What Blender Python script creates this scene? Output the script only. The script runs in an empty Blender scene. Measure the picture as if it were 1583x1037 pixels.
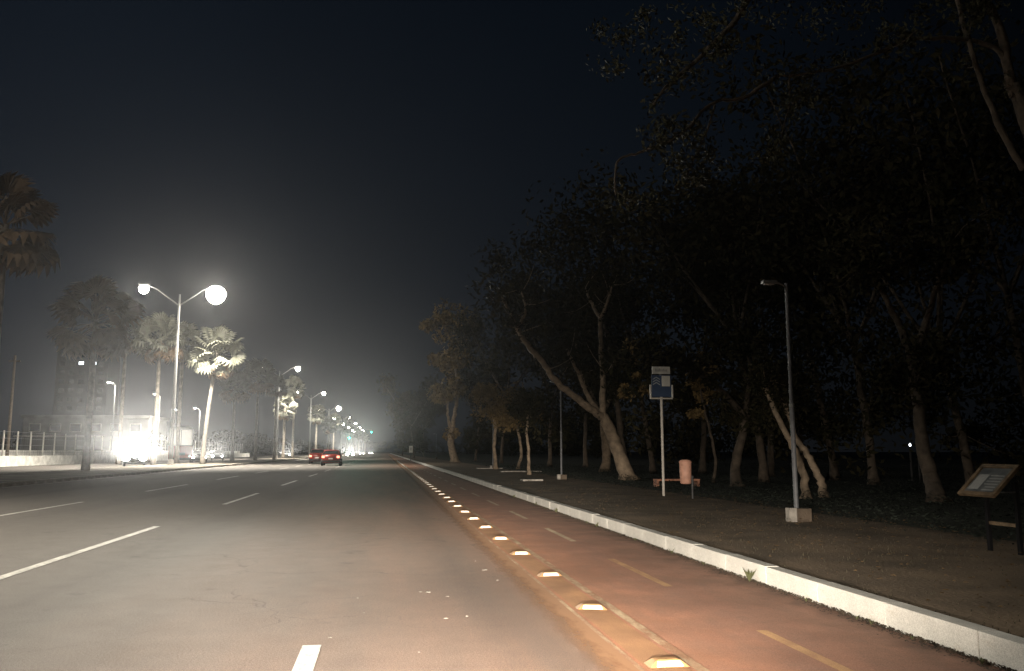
import bpy, bmesh, math, random
import numpy as np
from mathutils import Vector, Matrix, noise as mnoise
random.seed(7); NR = np.random.RandomState(7)
S = bpy.context.scene; COL = S.collection
PI = math.pi

# ------------------------------------------------------------------ camera
F, CX, CY, HY, VX, CAMH = 1300.0, 791.5, 518.5, 698.0, 595.0, 1.3
TH = math.atan((HY-CY)/F); YAW = math.atan((VX-CX)/F*math.cos(TH))
RZ = Matrix.Rotation(YAW, 3, 'Z')
cam = bpy.data.cameras.new('camera'); co = bpy.data.objects.new('camera', cam); COL.objects.link(co)
cam.sensor_width = 36; cam.lens = F/1583*36; cam.clip_end = 6000; cam.clip_start = 0.05
co.location = (0, 0, CAMH); co.rotation_euler = (PI/2+TH, 0, YAW)
S.camera = co

def ray(x, y):
    u = (x-CX)/F; v = (CY-y)/F
    return RZ @ Vector((u, math.cos(TH)-v*math.sin(TH), math.sin(TH)+v*math.cos(TH)))
def P(x, y, d):                       # the place at road distance d seen in that direction
    r = ray(x, y); t = d/r.y
    return Vector((r.x*t, d, CAMH+r.z*t))
def GP(x, y, z=.16):
    r = ray(x, y); t = (z-CAMH)/r.z; return Vector((r.x*t, r.y*t, z))
def gy(y, z=0.0): r = ray(VX, y); return r.y*(z-CAMH)/r.z

# ------------------------------------------------------------------ night sky
W = bpy.data.worlds.new('World'); S.world = W; W.use_nodes = True
nt = W.node_tree; nt.nodes.clear()
out = nt.nodes.new('ShaderNodeOutputWorld'); bg = nt.nodes.new('ShaderNodeBackground')
tc = nt.nodes.new('ShaderNodeTexCoord'); sp = nt.nodes.new('ShaderNodeSeparateXYZ')
rp = nt.nodes.new('ShaderNodeValToRGB'); nz = nt.nodes.new('ShaderNodeTexNoise')
nz.inputs['Scale'].default_value = 2.2; nz.inputs['Detail'].default_value = 4
mx = nt.nodes.new('ShaderNodeMix'); mx.data_type = 'RGBA'; mx.blend_type = 'MULTIPLY'; mx.inputs[0].default_value = .5
cr = rp.color_ramp
cr.elements[0].position = 0.0; cr.elements[0].color = (.0075, .0085, .0100, 1)
cr.elements[1].position = 0.55; cr.elements[1].color = (.0015, .0030, .0055, 1)
e = cr.elements.new(.2); e.color = (.0042, .0060, .0090, 1)
nt.links.new(tc.outputs['Generated'], sp.inputs[0]); nt.links.new(sp.outputs['Z'], rp.inputs[0])
nt.links.new(tc.outputs['Generated'], nz.inputs['Vector'])
# city glow lies to the left of the road
vd = nt.nodes.new('ShaderNodeVectorMath'); vd.operation = 'DOT_PRODUCT'; vd.inputs[1].default_value = (-.86, .5, 0)
nt.links.new(tc.outputs['Generated'], vd.inputs[0])
mp = nt.nodes.new('ShaderNodeMapRange'); mp.inputs['From Min'].default_value = -.35; mp.inputs['From Max'].default_value = .8
mp.inputs['To Min'].default_value = .07; mp.inputs['To Max'].default_value = 2.5; nt.links.new(vd.outputs['Value'], mp.inputs['Value'])
nt.links.new(mp.outputs[0], bg.inputs['Strength'])
nt.links.new(rp.outputs[0], mx.inputs['A']); nt.links.new(nz.outputs['Fac'], mx.inputs['B'])
nt.links.new(mx.outputs['Result'], bg.inputs['Color'])
nt.links.new(bg.outputs[0], out.inputs[0])

# ------------------------------------------------------------------ exposure / render
S.view_settings.view_transform = 'Standard'; S.view_settings.look = 'None'
S.view_settings.exposure = 0; S.view_settings.gamma = 1; S.view_settings.use_curve_mapping = False
S.render.engine = 'CYCLES'
S.cycles.use_denoising = True
try: S.cycles.denoiser = 'OPENIMAGEDENOISE'
except Exception: pass
S.cycles.max_bounces = 4; S.cycles.diffuse_bounces = 2; S.cycles.glossy_bounces = 2
S.cycles.transparent_max_bounces = 6; S.cycles.volume_bounces = 0
S.cycles.sample_clamp_indirect = 3
HAZE, HAZE_G = .00005, .88
LAMP = 17000.0          # one street lamp
def spot(name, loc, target, power, size, blend, color, rad=.06, parent=None):
    l = bpy.data.lights.new(name, 'SPOT'); l.energy = power; l.spot_size = math.radians(size); l.spot_blend = blend
    l.color = color; l.shadow_soft_size = rad
    o = bpy.data.objects.new(name, l); COL.objects.link(o)
    o.location = loc; o.rotation_euler = (Vector(target)-Vector(loc)).to_track_quat('-Z', 'Y').to_euler()
    if parent: o.parent = parent
    return o
def bulb(name, loc, power, color, rad=.2, parent=None):
    l = bpy.data.lights.new(name, 'POINT'); l.energy = power; l.color = color; l.shadow_soft_size = rad
    o = bpy.data.objects.new(name, l); COL.objects.link(o); o.location = loc
    if parent: o.parent = parent
    return o
# the dipped headlamps of the car the photograph is taken from
WARM = (1.0, .87, .72)
for sx in (-.62, .62):
    o = spot('own_headlamp', (sx, 1.75, .66), (sx+1.2, 11, .0), 5200, 84, 1.0, WARM); o.scale = (1, .27, 1)
    o = spot('own_headlamp', (sx, 1.75, .66), (sx+2.7, 40, .10), 20000, 31, 1.0, WARM); o.scale = (1, .32, 1)

# ------------------------------------------------------------------ materials
def mat(name, col, rough=.8, var=.25, scale=6.0, bump=.0, bscale=40.0, metal=0.0, col2=None, emit=None, estr=0, spec=.5, detail=6):
    m = bpy.data.materials.new(name); m.use_nodes = True
    n = m.node_tree.nodes; L = m.node_tree.links; b = n['Principled BSDF']
    b.inputs['Roughness'].default_value = rough; b.inputs['Metallic'].default_value = metal
    b.inputs['Specular IOR Level'].default_value = spec
    c = tuple(col)+(1,)
    t = n.new('ShaderNodeTexCoord'); ns = n.new('ShaderNodeTexNoise')
    ns.inputs['Scale'].default_value = scale; ns.inputs['Detail'].default_value = detail
    L.new(t.outputs['Object'], ns.inputs['Vector'])
    r = n.new('ShaderNodeValToRGB'); r.color_ramp.elements[0].position = .3; r.color_ramp.elements[1].position = .7
    r.color_ramp.elements[0].color = tuple(v*(1-var) for v in col)+(1,)
    r.color_ramp.elements[1].color = (tuple(col2)+(1,)) if col2 else tuple(min(1, v*(1+var)) for v in col)+(1,)
    L.new(ns.outputs['Fac'], r.inputs[0]); L.new(r.outputs[0], b.inputs['Base Color'])
    if bump:
        n2 = n.new('ShaderNodeTexNoise'); n2.inputs['Scale'].default_value = bscale; n2.inputs['Detail'].default_value = 4
        L.new(t.outputs['Object'], n2.inputs['Vector'])
        bp = n.new('ShaderNodeBump'); bp.inputs['Strength'].default_value = bump; bp.inputs['Distance'].default_value = .02
        L.new(n2.outputs['Fac'], bp.inputs['Height']); L.new(bp.outputs[0], b.inputs['Normal'])
    if emit:
        b.inputs['Emission Color'].default_value = tuple(emit)+(1,); b.inputs['Emission Strength'].default_value = estr
    return m

def N(m, t, **kw):
    x = m.node_tree.nodes.new(t)
    for k, v in kw.items(): setattr(x, k, v)
    return x
def asphalt():
    m = bpy.data.materials.new('asphalt'); m.use_nodes = True
    L = m.node_tree.links; b = m.node_tree.nodes['Principled BSDF']
    t = N(m, 'ShaderNodeTexCoord'); sx = N(m, 'ShaderNodeSeparateXYZ'); L.new(t.outputs['Object'], sx.inputs[0])
    def nz(scale, det=6, vec=None, rough=.6):
        q = N(m, 'ShaderNodeTexNoise'); q.inputs['Scale'].default_value = scale; q.inputs['Detail'].default_value = det
        q.inputs['Roughness'].default_value = rough
        L.new(vec or t.outputs['Object'], q.inputs['Vector']); return q.outputs['Fac']
    def mr(v, a, b_, c, d):
        q = N(m, 'ShaderNodeMapRange'); L.new(v, q.inputs['Value'])
        for i, x in zip(('From Min', 'From Max', 'To Min', 'To Max'), (a, b_, c, d)): q.inputs[i].default_value = x
        return q.outputs[0]
    def math_(op, a, c):
        q = N(m, 'ShaderNodeMath', operation=op)
        for i, x in enumerate((a, c)):
            if isinstance(x, float): q.inputs[i].default_value = x
            else: L.new(x, q.inputs[i])
        return q.outputs[0]
    def mixc(f, a, c, mode='MIX'):
        q = N(m, 'ShaderNodeMix', data_type='RGBA', blend_type=mode)
        if isinstance(f, float): q.inputs[0].default_value = f
        else: L.new(f, q.inputs[0])
        for k, x in (('A', a), ('B', c)):
            if isinstance(x, tuple): q.inputs[k].default_value = x
            else: L.new(x, q.inputs[k])
        return q.outputs['Result']
    st = N(m, 'ShaderNodeMapping'); st.inputs['Scale'].default_value = (1, .12, 1); L.new(t.outputs['Object'], st.inputs[0])
    big = mr(nz(.35, 4, st.outputs[0]), .35, .65, .90, 1.07)
    mid = mr(nz(3.5, 5), .3, .7, .93, 1.07)
    fine = math_('MULTIPLY', mr(nz(190, 2), .35, .65, .45, 1.6), mr(nz(60, 3), .3, .7, .75, 1.25))
    k = math_('MULTIPLY', math_('MULTIPLY', big, mid), fine)
    # red dust swept from the cycle lane lies on the nearest traffic lane
    dust = math_('MULTIPLY', mr(sx.outputs['X'], -2.6, 1.3, 0, 1), mr(nz(1.3, 5, st.outputs[0]), .3, .7, .45, 1.0))
    base = mixc(dust, (.124, .112, .100, 1), (.265, .165, .118, 1))
    # tar patches
    patch = mr(nz(1.7, 6), .30, .37, 1, 0)
    base = mixc(math_('MULTIPLY', patch, .35), base, (.045, .042, .040, 1))
    # hairline cracks and sealed seams
    wv = N(m, 'ShaderNodeTexNoise'); wv.inputs['Scale'].default_value = 1.2; wv.inputs['Detail'].default_value = 6; L.new(t.outputs['Object'], wv.inputs['Vector'])
    av = N(m, 'ShaderNodeVectorMath', operation='MULTIPLY_ADD'); av.inputs[1].default_value = (1.4, 1.4, 0); L.new(wv.outputs['Color'], av.inputs[0]); L.new(t.outputs['Object'], av.inputs[2])
    vo = N(m, 'ShaderNodeTexVoronoi', feature='DISTANCE_TO_EDGE'); vo.inputs['Scale'].default_value = .38; L.new(av.outputs[0], vo.inputs['Vector'])
    ck = math_('MULTIPLY', mr(vo.outputs['Distance'], .0, .005, .5, 0), mr(nz(.5, 3), .45, .55, 0, 1))
    base = mixc(ck, base, (.035, .032, .030, 1))
    # oil drip track in the middle of each lane and paler wheel tracks
    wvx = N(m, 'ShaderNodeMath', operation='PINGPONG'); L.new(math_('ADD', sx.outputs['X'], 1.12), wvx.inputs[0]); wvx.inputs[1].default_value = 1.92
    oil = math_('MULTIPLY', mr(wvx.outputs[0], 1.35, 1.92, 0, .38), mr(nz(2.0, 5, st.outputs[0]), .35, .65, .2, 1))
    base = mixc(oil, base, (.055, .05, .046, 1))
    kk = N(m, 'ShaderNodeCombineXYZ')
    for i in range(3): L.new(k, kk.inputs[i])
    base = mixc(1.0, base, kk.outputs[0], 'MULTIPLY')
    L.new(base, b.inputs['Base Color'])
    L.new(mr(nz(2.2, 4), .3, .7, .78, .86), b.inputs['Roughness']); b.inputs['Specular IOR Level'].default_value = .3
    bp = N(m, 'ShaderNodeBump'); bp.inputs['Strength'].default_value = .5; bp.inputs['Distance'].default_value = .006
    L.new(nz(130, 3), bp.inputs['Height']); L.new(bp.outputs[0], b.inputs['Normal'])
    return m

def worn(name, col, under, wear=.5, scale=9, rough=.6, dirt=.3, soft=.14):
    m = bpy.data.materials.new(name); m.use_nodes = True
    L = m.node_tree.links; b = m.node_tree.nodes['Principled BSDF']; b.inputs['Roughness'].default_value = rough
    t = N(m, 'ShaderNodeTexCoord')
    st = N(m, 'ShaderNodeMapping'); st.inputs['Scale'].default_value = (1, .35, 1); L.new(t.outputs['Object'], st.inputs[0])
    a = N(m, 'ShaderNodeTexNoise'); a.inputs['Scale'].default_value = scale; a.inputs['Detail'].default_value = 9; a.inputs['Roughness'].default_value = .72
    L.new(st.outputs[0], a.inputs['Vector'])
    r = N(m, 'ShaderNodeValToRGB'); r.color_ramp.elements[0].position = wear-soft; r.color_ramp.elements[1].position = wear+soft
    L.new(a.outputs['Fac'], r.inputs[0])
    c = N(m, 'ShaderNodeTexNoise'); c.inputs['Scale'].default_value = 1.6; c.inputs['Detail'].default_value = 7
    L.new(t.outputs['Object'], c.inputs['Vector'])
    r2 = N(m, 'ShaderNodeValToRGB'); r2.color_ramp.elements[0].position = .3; r2.color_ramp.elements[1].position = .7
    r2.color_ramp.elements[0].color = tuple(v*(1-dirt) for v in col)+(1,); r2.color_ramp.elements[1].color = tuple(min(1, v*(1+dirt*.5)) for v in col)+(1,)
    L.new(c.outputs['Fac'], r2.inputs[0])
    q = N(m, 'ShaderNodeMix', data_type='RGBA'); L.new(r.outputs[0], q.inputs[0]); q.inputs['A'].default_value = tuple(under)+(1,)
    L.new(r2.outputs[0], q.inputs['B'])
    f = N(m, 'ShaderNodeTexNoise'); f.inputs['Scale'].default_value = 150; f.inputs['Detail'].default_value = 3; L.new(t.outputs['Object'], f.inputs['Vector'])
    fr = N(m, 'ShaderNodeMapRange'); fr.inputs['From Min'].default_value = .3; fr.inputs['From Max'].default_value = .7
    fr.inputs['To Min'].default_value = .72; fr.inputs['To Max'].default_value = 1.28; L.new(f.outputs['Fac'], fr.inputs[0])
    q2 = N(m, 'ShaderNodeMix', data_type='RGBA', blend_type='MULTIPLY'); q2.inputs[0].default_value = 1
    L.new(q.outputs['Result'], q2.inputs['A']); L.new(fr.outputs[0], q2.inputs['B'])
    L.new(q2.outputs['Result'], b.inputs['Base Color'])
    bp = N(m, 'ShaderNodeBump'); bp.inputs['Strength'].default_value = .35; bp.inputs['Distance'].default_value = .005
    L.new(f.outputs['Fac'], bp.inputs['Height']); L.new(bp.outputs[0], b.inputs['Normal'])
    return m

M = {}
M['asphalt'] = asphalt()
M['red'] = worn('red_cycle_lane_paint', (.36, .180, .115), (.25, .145, .10), .42, 5, .85, .3, .2)
_m = M['red']; _b = _m.node_tree.nodes['Principled BSDF']; _src = _b.inputs['Base Color'].links[0].from_socket
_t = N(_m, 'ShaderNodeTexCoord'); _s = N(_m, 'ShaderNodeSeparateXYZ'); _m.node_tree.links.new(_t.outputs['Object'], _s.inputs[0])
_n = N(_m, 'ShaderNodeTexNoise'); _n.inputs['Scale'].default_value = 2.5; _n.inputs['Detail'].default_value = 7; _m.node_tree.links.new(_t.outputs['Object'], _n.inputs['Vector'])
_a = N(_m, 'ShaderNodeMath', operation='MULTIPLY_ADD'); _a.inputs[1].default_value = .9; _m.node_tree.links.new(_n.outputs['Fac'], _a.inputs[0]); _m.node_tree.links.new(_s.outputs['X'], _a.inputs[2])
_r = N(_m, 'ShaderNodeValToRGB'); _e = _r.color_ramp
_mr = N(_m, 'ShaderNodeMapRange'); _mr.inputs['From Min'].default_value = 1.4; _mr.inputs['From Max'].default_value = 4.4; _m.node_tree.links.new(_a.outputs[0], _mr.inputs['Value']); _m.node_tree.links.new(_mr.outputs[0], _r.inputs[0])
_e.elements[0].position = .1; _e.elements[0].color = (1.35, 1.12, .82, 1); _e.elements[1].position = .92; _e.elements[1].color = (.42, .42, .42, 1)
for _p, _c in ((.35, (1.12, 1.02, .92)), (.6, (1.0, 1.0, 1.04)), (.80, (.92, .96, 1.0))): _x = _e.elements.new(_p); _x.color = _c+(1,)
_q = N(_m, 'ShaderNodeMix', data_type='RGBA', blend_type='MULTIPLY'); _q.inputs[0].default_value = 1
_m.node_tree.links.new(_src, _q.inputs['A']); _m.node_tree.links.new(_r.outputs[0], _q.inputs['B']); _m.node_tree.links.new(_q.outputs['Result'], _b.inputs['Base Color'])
M['yellow'] = worn('worn_yellow_paint', (.42, .22, .10), (.28, .14, .07), .46, 5, .85, .4, .2)
def stain():
    m = bpy.data.materials.new('red_dust_stain'); m.use_nodes = True; L = m.node_tree.links; b = m.node_tree.nodes['Principled BSDF']
    b.inputs['Roughness'].default_value = .85; b.inputs['Base Color'].default_value = (.30, .155, .075, 1)
    t = N(m, 'ShaderNodeTexCoord'); x = N(m, 'ShaderNodeSeparateXYZ'); L.new(t.outputs['Object'], x.inputs[0])
    mp_ = N(m, 'ShaderNodeMapping'); mp_.inputs['Scale'].default_value = (1, .4, 1); L.new(t.outputs['Object'], mp_.inputs[0])
    n = N(m, 'ShaderNodeTexNoise'); n.inputs['Scale'].default_value = 7; n.inputs['Detail'].default_value = 9; n.inputs['Roughness'].default_value = .75; L.new(mp_.outputs[0], n.inputs['Vector'])
    a = N(m, 'ShaderNodeMath', operation='MULTIPLY_ADD'); a.inputs[1].default_value = .42; L.new(n.outputs['Fac'], a.inputs[0]); L.new(x.outputs['X'], a.inputs[2])
    r_ = N(m, 'ShaderNodeMapRange'); r_.inputs['From Min'].default_value = 1.46; r_.inputs['From Max'].default_value = 1.68; L.new(a.outputs[0], r_.inputs['Value'])
    L.new(r_.outputs[0], b.inputs['Alpha']); return m
M['dust_stain'] = stain()
M['tan_dash'] = worn('tan_dash_paint', (.52, .31, .15), (.33, .17, .10), .44, 9, .85)
M['buffer_paint'] = worn('rubbed_buffer_paint', (.50, .38, .24), (.29, .15, .08), .52, 7, .85, .35, .10)
M['cream'] = worn('worn_cream_paint', (.56, .45, .30), (.34, .20, .13), .42, 9, .8)
M['white_line'] = worn('white_road_paint', (.55, .53, .48), (.15, .14, .12), .40, 14, .6)
M['kerb'] = worn('whitewashed_kerb', (.55, .54, .50), (.36, .32, .25), .33, 6, .85, .30, .11)
M['kerb_old'] = worn('dusty_kerb', (.50, .47, .42), (.28, .25, .2), .42, 6, .8, .3)
M['verge'] = mat('packed_earth_verge', (.12, .088, .055), .95, .4, 1.3, .8, 26, col2=(.19, .135, .085))
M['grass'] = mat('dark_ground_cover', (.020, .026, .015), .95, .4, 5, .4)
M['median'] = mat('pale_median_earth', (.17, .15, .12), .95, .4, .5, .4, 20)
M['land'] = mat('dark_land', (.05, .048, .038), .95, .4, .1)
M['bark'] = mat('grey_brown_bark', (.17, .13, .09), .9, .45, 5, .8, 18)
M['bark_pale'] = mat('pale_grey_bark', (.24, .185, .13), .9, .4, 5, .8, 18)
M['bark_dark'] = mat('dark_bark', (.075, .058, .042), .9, .45, 5, .8, 18)
M['leaf'] = mat('dull_green_leaf', (.022, .026, .013), .95, .4, 2, col2=(.042, .035, .018), spec=.1)
M['leaf_dry_lit'] = mat('dry_and_lit_leaf', (.17, .12, .055), .9, .45, 3, spec=.1)  # brighter leaf colour for dry crowns and for painted light on lower boughs
M['leaf_over'] = mat('olive_bough_leaf', (.042, .042, .026), .95, .4, 3, spec=.05)
M['frond'] = mat('fan_palm_frond', (.115, .115, .085), .6, .35, 1.5)
M['frond_dry'] = mat('dry_palm_frond', (.16, .105, .06), .8, .35, 1.5)
M['palm_bark'] = mat('palm_trunk', (.20, .175, .145), .9, .35, 4, .9, 9)
M['steel'] = mat('galvanised_steel', (.17, .17, .165), .5, .2, 8, metal=.4)
M['pale_post'] = mat('pale_painted_post', (.52, .49, .44), .6, .15, 12)
M['grey_paint'] = mat('grey_paint', (.10, .105, .115), .6, .25, 10)
M['dark_steel'] = mat('dark_steel', (.04, .04, .042), .55, .3, 8)
M['black_post'] = mat('black_post_paint', (.010, .010, .011), .95, .2, 8, spec=.1)
M['concrete'] = mat('concrete', (.30, .28, .25), .9, .3, 7, .5, 30)
M['brown_concrete'] = mat('stained_concrete', (.095, .072, .052), .9, .3, 7, .5, 30)
M['whitewall'] = worn('white_painted_wall', (.76, .74, .69), (.48, .45, .40), .36, 2.2, .8)
M['greywall'] = mat('grey_render', (.11, .105, .095), .9, .25, .8)
M['blue'] = mat('blue_sign_sheet', (.035, .062, .125), .5, .1, 9)
M['signwhite'] = mat('white_sign_sheet', (.60, .60, .56), .5, .08, 9)
M['signgrey'] = mat('faded_grey_print', (.30, .31, .30), .6, .1, 30)
M['pink'] = mat('faded_orange_plastic', (.60, .33, .24), .6, .2, 9)
M['pinkbench'] = mat('faded_red_bench_paint', (.46, .22, .14), .7, .25, 12)
M['wood'] = mat('weathered_wood', (.14, .095, .052), .7, .4, 14, .4, 60)
M['print'] = mat('faded_map_print', (.10, .115, .12), .35, .35, 7, col2=(.15, .16, .16))
M['carred'] = mat('red_car_paint', (.16, .014, .008), .3, .06, 3, metal=.1)
M['carsilver'] = mat('silver_car_paint', (.30, .30, .31), .3, .06, 3, metal=.4)
M['cardark'] = mat('dark_car_paint', (.03, .032, .036), .3, .06, 3)
M['carwhite'] = mat('white_car_paint', (.6, .6, .58), .3, .06, 3)
M['glass'] = mat('dark_window_glass', (.012, .014, .016), .08, .1, 3, spec=.8)
M['rubber'] = mat('rubber_tyre', (.015, .015, .015), .8, .2, 12)
M['rim'] = mat('wheel_rim', (.3, .3, .3), .35, .1, 12, metal=.8)
M['plate'] = mat('number_plate', (.6, .6, .58), .4, .05, 12)
M['tail'] = mat('lit_tail_lamp', (.5, .03, .02), .3, .05, 5, emit=(1, .30, .18), estr=3.5)
M['head'] = mat('lit_headlamp', (.9, .9, .85), .2, .02, 5, emit=(1, .96, .86), estr=60)
M['lamp'] = mat('lit_lamp_glass', (.9, .9, .85), .2, .02, 5, emit=(1, .95, .84), estr=60)
M['lampoff'] = mat('unlit_lamp_glass', (.4, .4, .4), .2, .1, 5)
M['green'] = mat('green_signal_lens', (.02, .5, .35), .2, .02, 5, emit=(.03, 1.0, .58), estr=25)
M['lens_off'] = mat('unlit_signal_lens', (.06, .02, .02), .3, .1, 5)
M['window_lit'] = mat('lit_window', (.8, .8, .7), .3, .1, 5, emit=(.9, .95, 1), estr=4)
M['stud'] = mat('road_stud_body', (.27, .155, .07), .55, .25, 18)
M['reflector'] = mat('road_stud_reflector', (.90, .89, .84), .35, .03, 30)
M['weed'] = mat('dry_weed', (.07, .075, .03), .8, .4, 12)
M['paper'] = mat('pale_litter', (.27, .25, .22), .7, .1, 30)
M['yellowleaf'] = mat('dry_fallen_leaf', (.30, .19, .08), .8, .3, 30)

# ------------------------------------------------------------------ helpers
def tag(o, label=None, cat=None, group=None, kind=None):
    if label: o['label'] = label
    if cat: o['category'] = cat
    if group: o['group'] = group
    if kind: o['kind'] = kind
    return o
def thing(name, label, cat, loc=(0, 0, 0), rz=0, group=None):
    o = bpy.data.objects.new(name, None); COL.objects.link(o); o.location = loc; o.rotation_euler = (0, 0, rz)
    o.empty_display_size = .3
    return tag(o, label, cat, group)
def copy_tree(o, parent=None, root=True):
    c = o.copy(); COL.objects.link(c)
    if not root: c.parent = parent
    for ch in list(o.children): copy_tree(ch, c, False)
    return c
class MB:
    def __init__(s): s.bm = bmesh.new()
    def box(s, x0, x1, y0, y1, z0, z1, bev=0, rot=None):
        vs = [s.bm.verts.new((x, y, z)) for x in (x0, x1) for y in (y0, y1) for z in (z0, z1)]
        fs = [s.bm.faces.new([vs[i] for i in q]) for q in ((0, 1, 3, 2), (4, 6, 7, 5), (0, 4, 5, 1), (2, 3, 7, 6), (0, 2, 6, 4), (1, 5, 7, 3))]
        if rot is not None:
            for v in vs: v.co = rot @ v.co
        if bev:
            bmesh.ops.bevel(s.bm, geom=list({e for f in fs for e in f.edges}), offset=bev, segments=2, affect='EDGES', profile=.6)
        return s
    def quad(s, *p):
        s.bm.faces.new([s.bm.verts.new(q) for q in p]); return s
    def tube(s, pts, rad, n=8, cap=True):
        pts = [Vector(p) for p in pts]
        if not hasattr(rad, '__len__'): rad = [rad]*len(pts)
        rings = []; ref = Vector((0.137, .99, .05)).normalized()
        for i, p in enumerate(pts):
            d = (pts[min(i+1, len(pts)-1)]-pts[max(i-1, 0)]).normalized()
            a = d.cross(ref)
            if a.length < .1: a = d.cross(Vector((1, 0, 0)))
            a.normalize(); b = d.cross(a)
            rings.append([s.bm.verts.new(p+(a*math.cos(2*PI*k/n)+b*math.sin(2*PI*k/n))*rad[i]) for k in range(n)])
        for r0, r1 in zip(rings, rings[1:]):
            for k in range(n): s.bm.faces.new((r0[k], r0[(k+1) % n], r1[(k+1) % n], r1[k]))
        if cap:
            s.bm.faces.new(rings[0]); s.bm.faces.new(rings[-1])
        return s
    def build(s, name, m, parent=None, smooth=False):
        bmesh.ops.recalc_face_normals(s.bm, faces=s.bm.faces)
        me = bpy.data.meshes.new(name); s.bm.to_mesh(me); s.bm.free(); me.materials.append(m)
        if smooth: me.polygons.foreach_set('use_smooth', [True]*len(me.polygons))
        o = bpy.data.objects.new(name, me); COL.objects.link(o); o.parent = parent
        return o
def pydata(name, v, f, m, parent=None):
    me = bpy.data.meshes.new(name); me.from_pydata([tuple(q) for q in v], [], f); me.materials.append(m)
    o = bpy.data.objects.new(name, me); COL.objects.link(o); o.parent = parent
    return o
def struct(o): o['kind'] = 'structure'; return o
def sheet(name, x0, x1, y0, y1, z, m, nx=1, ny=1, amp=0):
    v = []; f = []
    for j in range(ny+1):
        for i in range(nx+1):
            x = x0+(x1-x0)*i/nx; y = y0+(y1-y0)*j/ny
            zz = z+(amp*mnoise.noise(Vector((x*.8, y*.5, 3.1))) if 0 < i < nx else 0)
            v.append((x, y, zz))
    for j in range(ny):
        for i in range(nx):
            a = j*(nx+1)+i; f.append((a, a+1, a+nx+2, a+nx+1))
    return struct(pydata(name, v, f, m))

# ------------------------------------------------------------------ haze
hz = MB().box(-260, 160, -40, 900, -1, 26).build('haze', bpy.data.materials.new('haze')); hz['kind'] = 'stuff'
hm = hz.data.materials[0]; hm.use_nodes = True; hm.node_tree.nodes.clear()
ho = hm.node_tree.nodes.new('ShaderNodeOutputMaterial'); hv = hm.node_tree.nodes.new('ShaderNodeVolumePrincipled')
hv.inputs['Density'].default_value = HAZE; hv.inputs['Anisotropy'].default_value = HAZE_G; hv.inputs['Color'].default_value = (.93, .95, .97, 1)
hm.node_tree.links.new(hv.outputs[0], ho.inputs['Volume'])

# ------------------------------------------------------------------ ground, road
RE = 3.71; LE = -14.0; YF = 640.0
sheet('ground', -1500, 1500, -200, 2500, -.03, M['land'])
sheet('road', LE, RE, -20, YF, 0, M['asphalt'])
sheet('cycle_lane', 1.42, RE, -5, 400, .004, M['red'])
sheet('opposite_road', -32.5, -20.2, -20, YF, 0, M['asphalt'])
sheet('median_ground', -20.05, LE-.15, -20, YF, .13, M['median'], 12, 200, .08)
sheet('verge', RE+.14, 8.0, -5, YF, .16, M['verge'], 22, 320, .035)
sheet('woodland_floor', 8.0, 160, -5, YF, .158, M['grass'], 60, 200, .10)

def stones(name, x0, x1, h, y0, yn, yend, m, jitter=.003, L=1.0, ry=0):
    root = MB().box(x0+.01, x1-.01, y0, yend, -.02, h-.02).build(name, m); struct(root)
    meshes = []
    for k in range(7):
        b = MB(); b.box(x0, x1, 0.002, L-.002, -.01, h, .007)
        for v in b.bm.verts:
            v.co.x += mnoise.noise(Vector((v.co.y*3+k*7, v.co.z*9, k)))*.006
            v.co.z += mnoise.noise(Vector((v.co.y*2, k*3.3, v.co.x*4)))*.004
        o = b.build('kerbstone', m, root); meshes.append(o)
    y = y0; k = 0
    while y < yn:
        o = meshes[k] if k < 7 else meshes[k % 7].copy()
        if k >= 7: COL.objects.link(o); o.parent = root
        o.location = (random.uniform(-jitter, jitter), y, random.uniform(-jitter, jitter)*1.5)
        y += L; k += 1
    b = MB().box(x0, x1, yn+.01, yend, -.01, h, .01).build('kerb_run', m, root)
    return root
stones('kerb', RE, RE+.14, .185, 2.0, 92, YF, M['kerb'])
stones('median_kerb', LE-.14, LE, .15, 20.0, 120, YF, M['kerb_old'])
MB().box(-20.2, -20.06, -20, YF, -.01, .15, .01).build('opposite_kerb', M['kerb_old'])['kind'] = 'structure'

def mark(name, x, w, y0, y1, z, m):
    return struct(MB().quad((x-w/2, y0, z), (x+w/2, y0, z), (x+w/2, y1, z), (x-w/2, y1, z)).build(name, m))
for k in range(-1, 22):
    mark('lane_marking', -3.92, .12, 9.2+11.95*k+(.9 if k else 0), 10.0+11.95*k+5.8, .005, M['white_line'])
    mark('lane_marking', -7.75, .12, 17.7+11.9*k, 17.7+11.9*k+5.95, .005, M['white_line'])
mark('lane_marking', -.46, .125, 2.2, 6.05, .005, M['white_line'])
for k in range(0, 20):
    mark('cycle_lane_marking', 2.745, .085, 3.9+4.18*k, 6.04+4.18*k, .008, M['tan_dash' if k < 2 else 'cream'])
mark('buffer_line', 1.545, .035, 0, 300, .009, M['buffer_paint'])
mark('buffer_line', 1.90, .075, 0, 300, .009, M['buffer_paint'])
mark('buffer_stain', 1.715, .24, 0, 300, .007, M['yellow'])
mark('edge_stain', 1.36, .34, 0, 300, .0065, M['dust_stain'])
mark('median_edge_line', LE+.30, .12, 10, 400, .005, M['white_line'])

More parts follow.
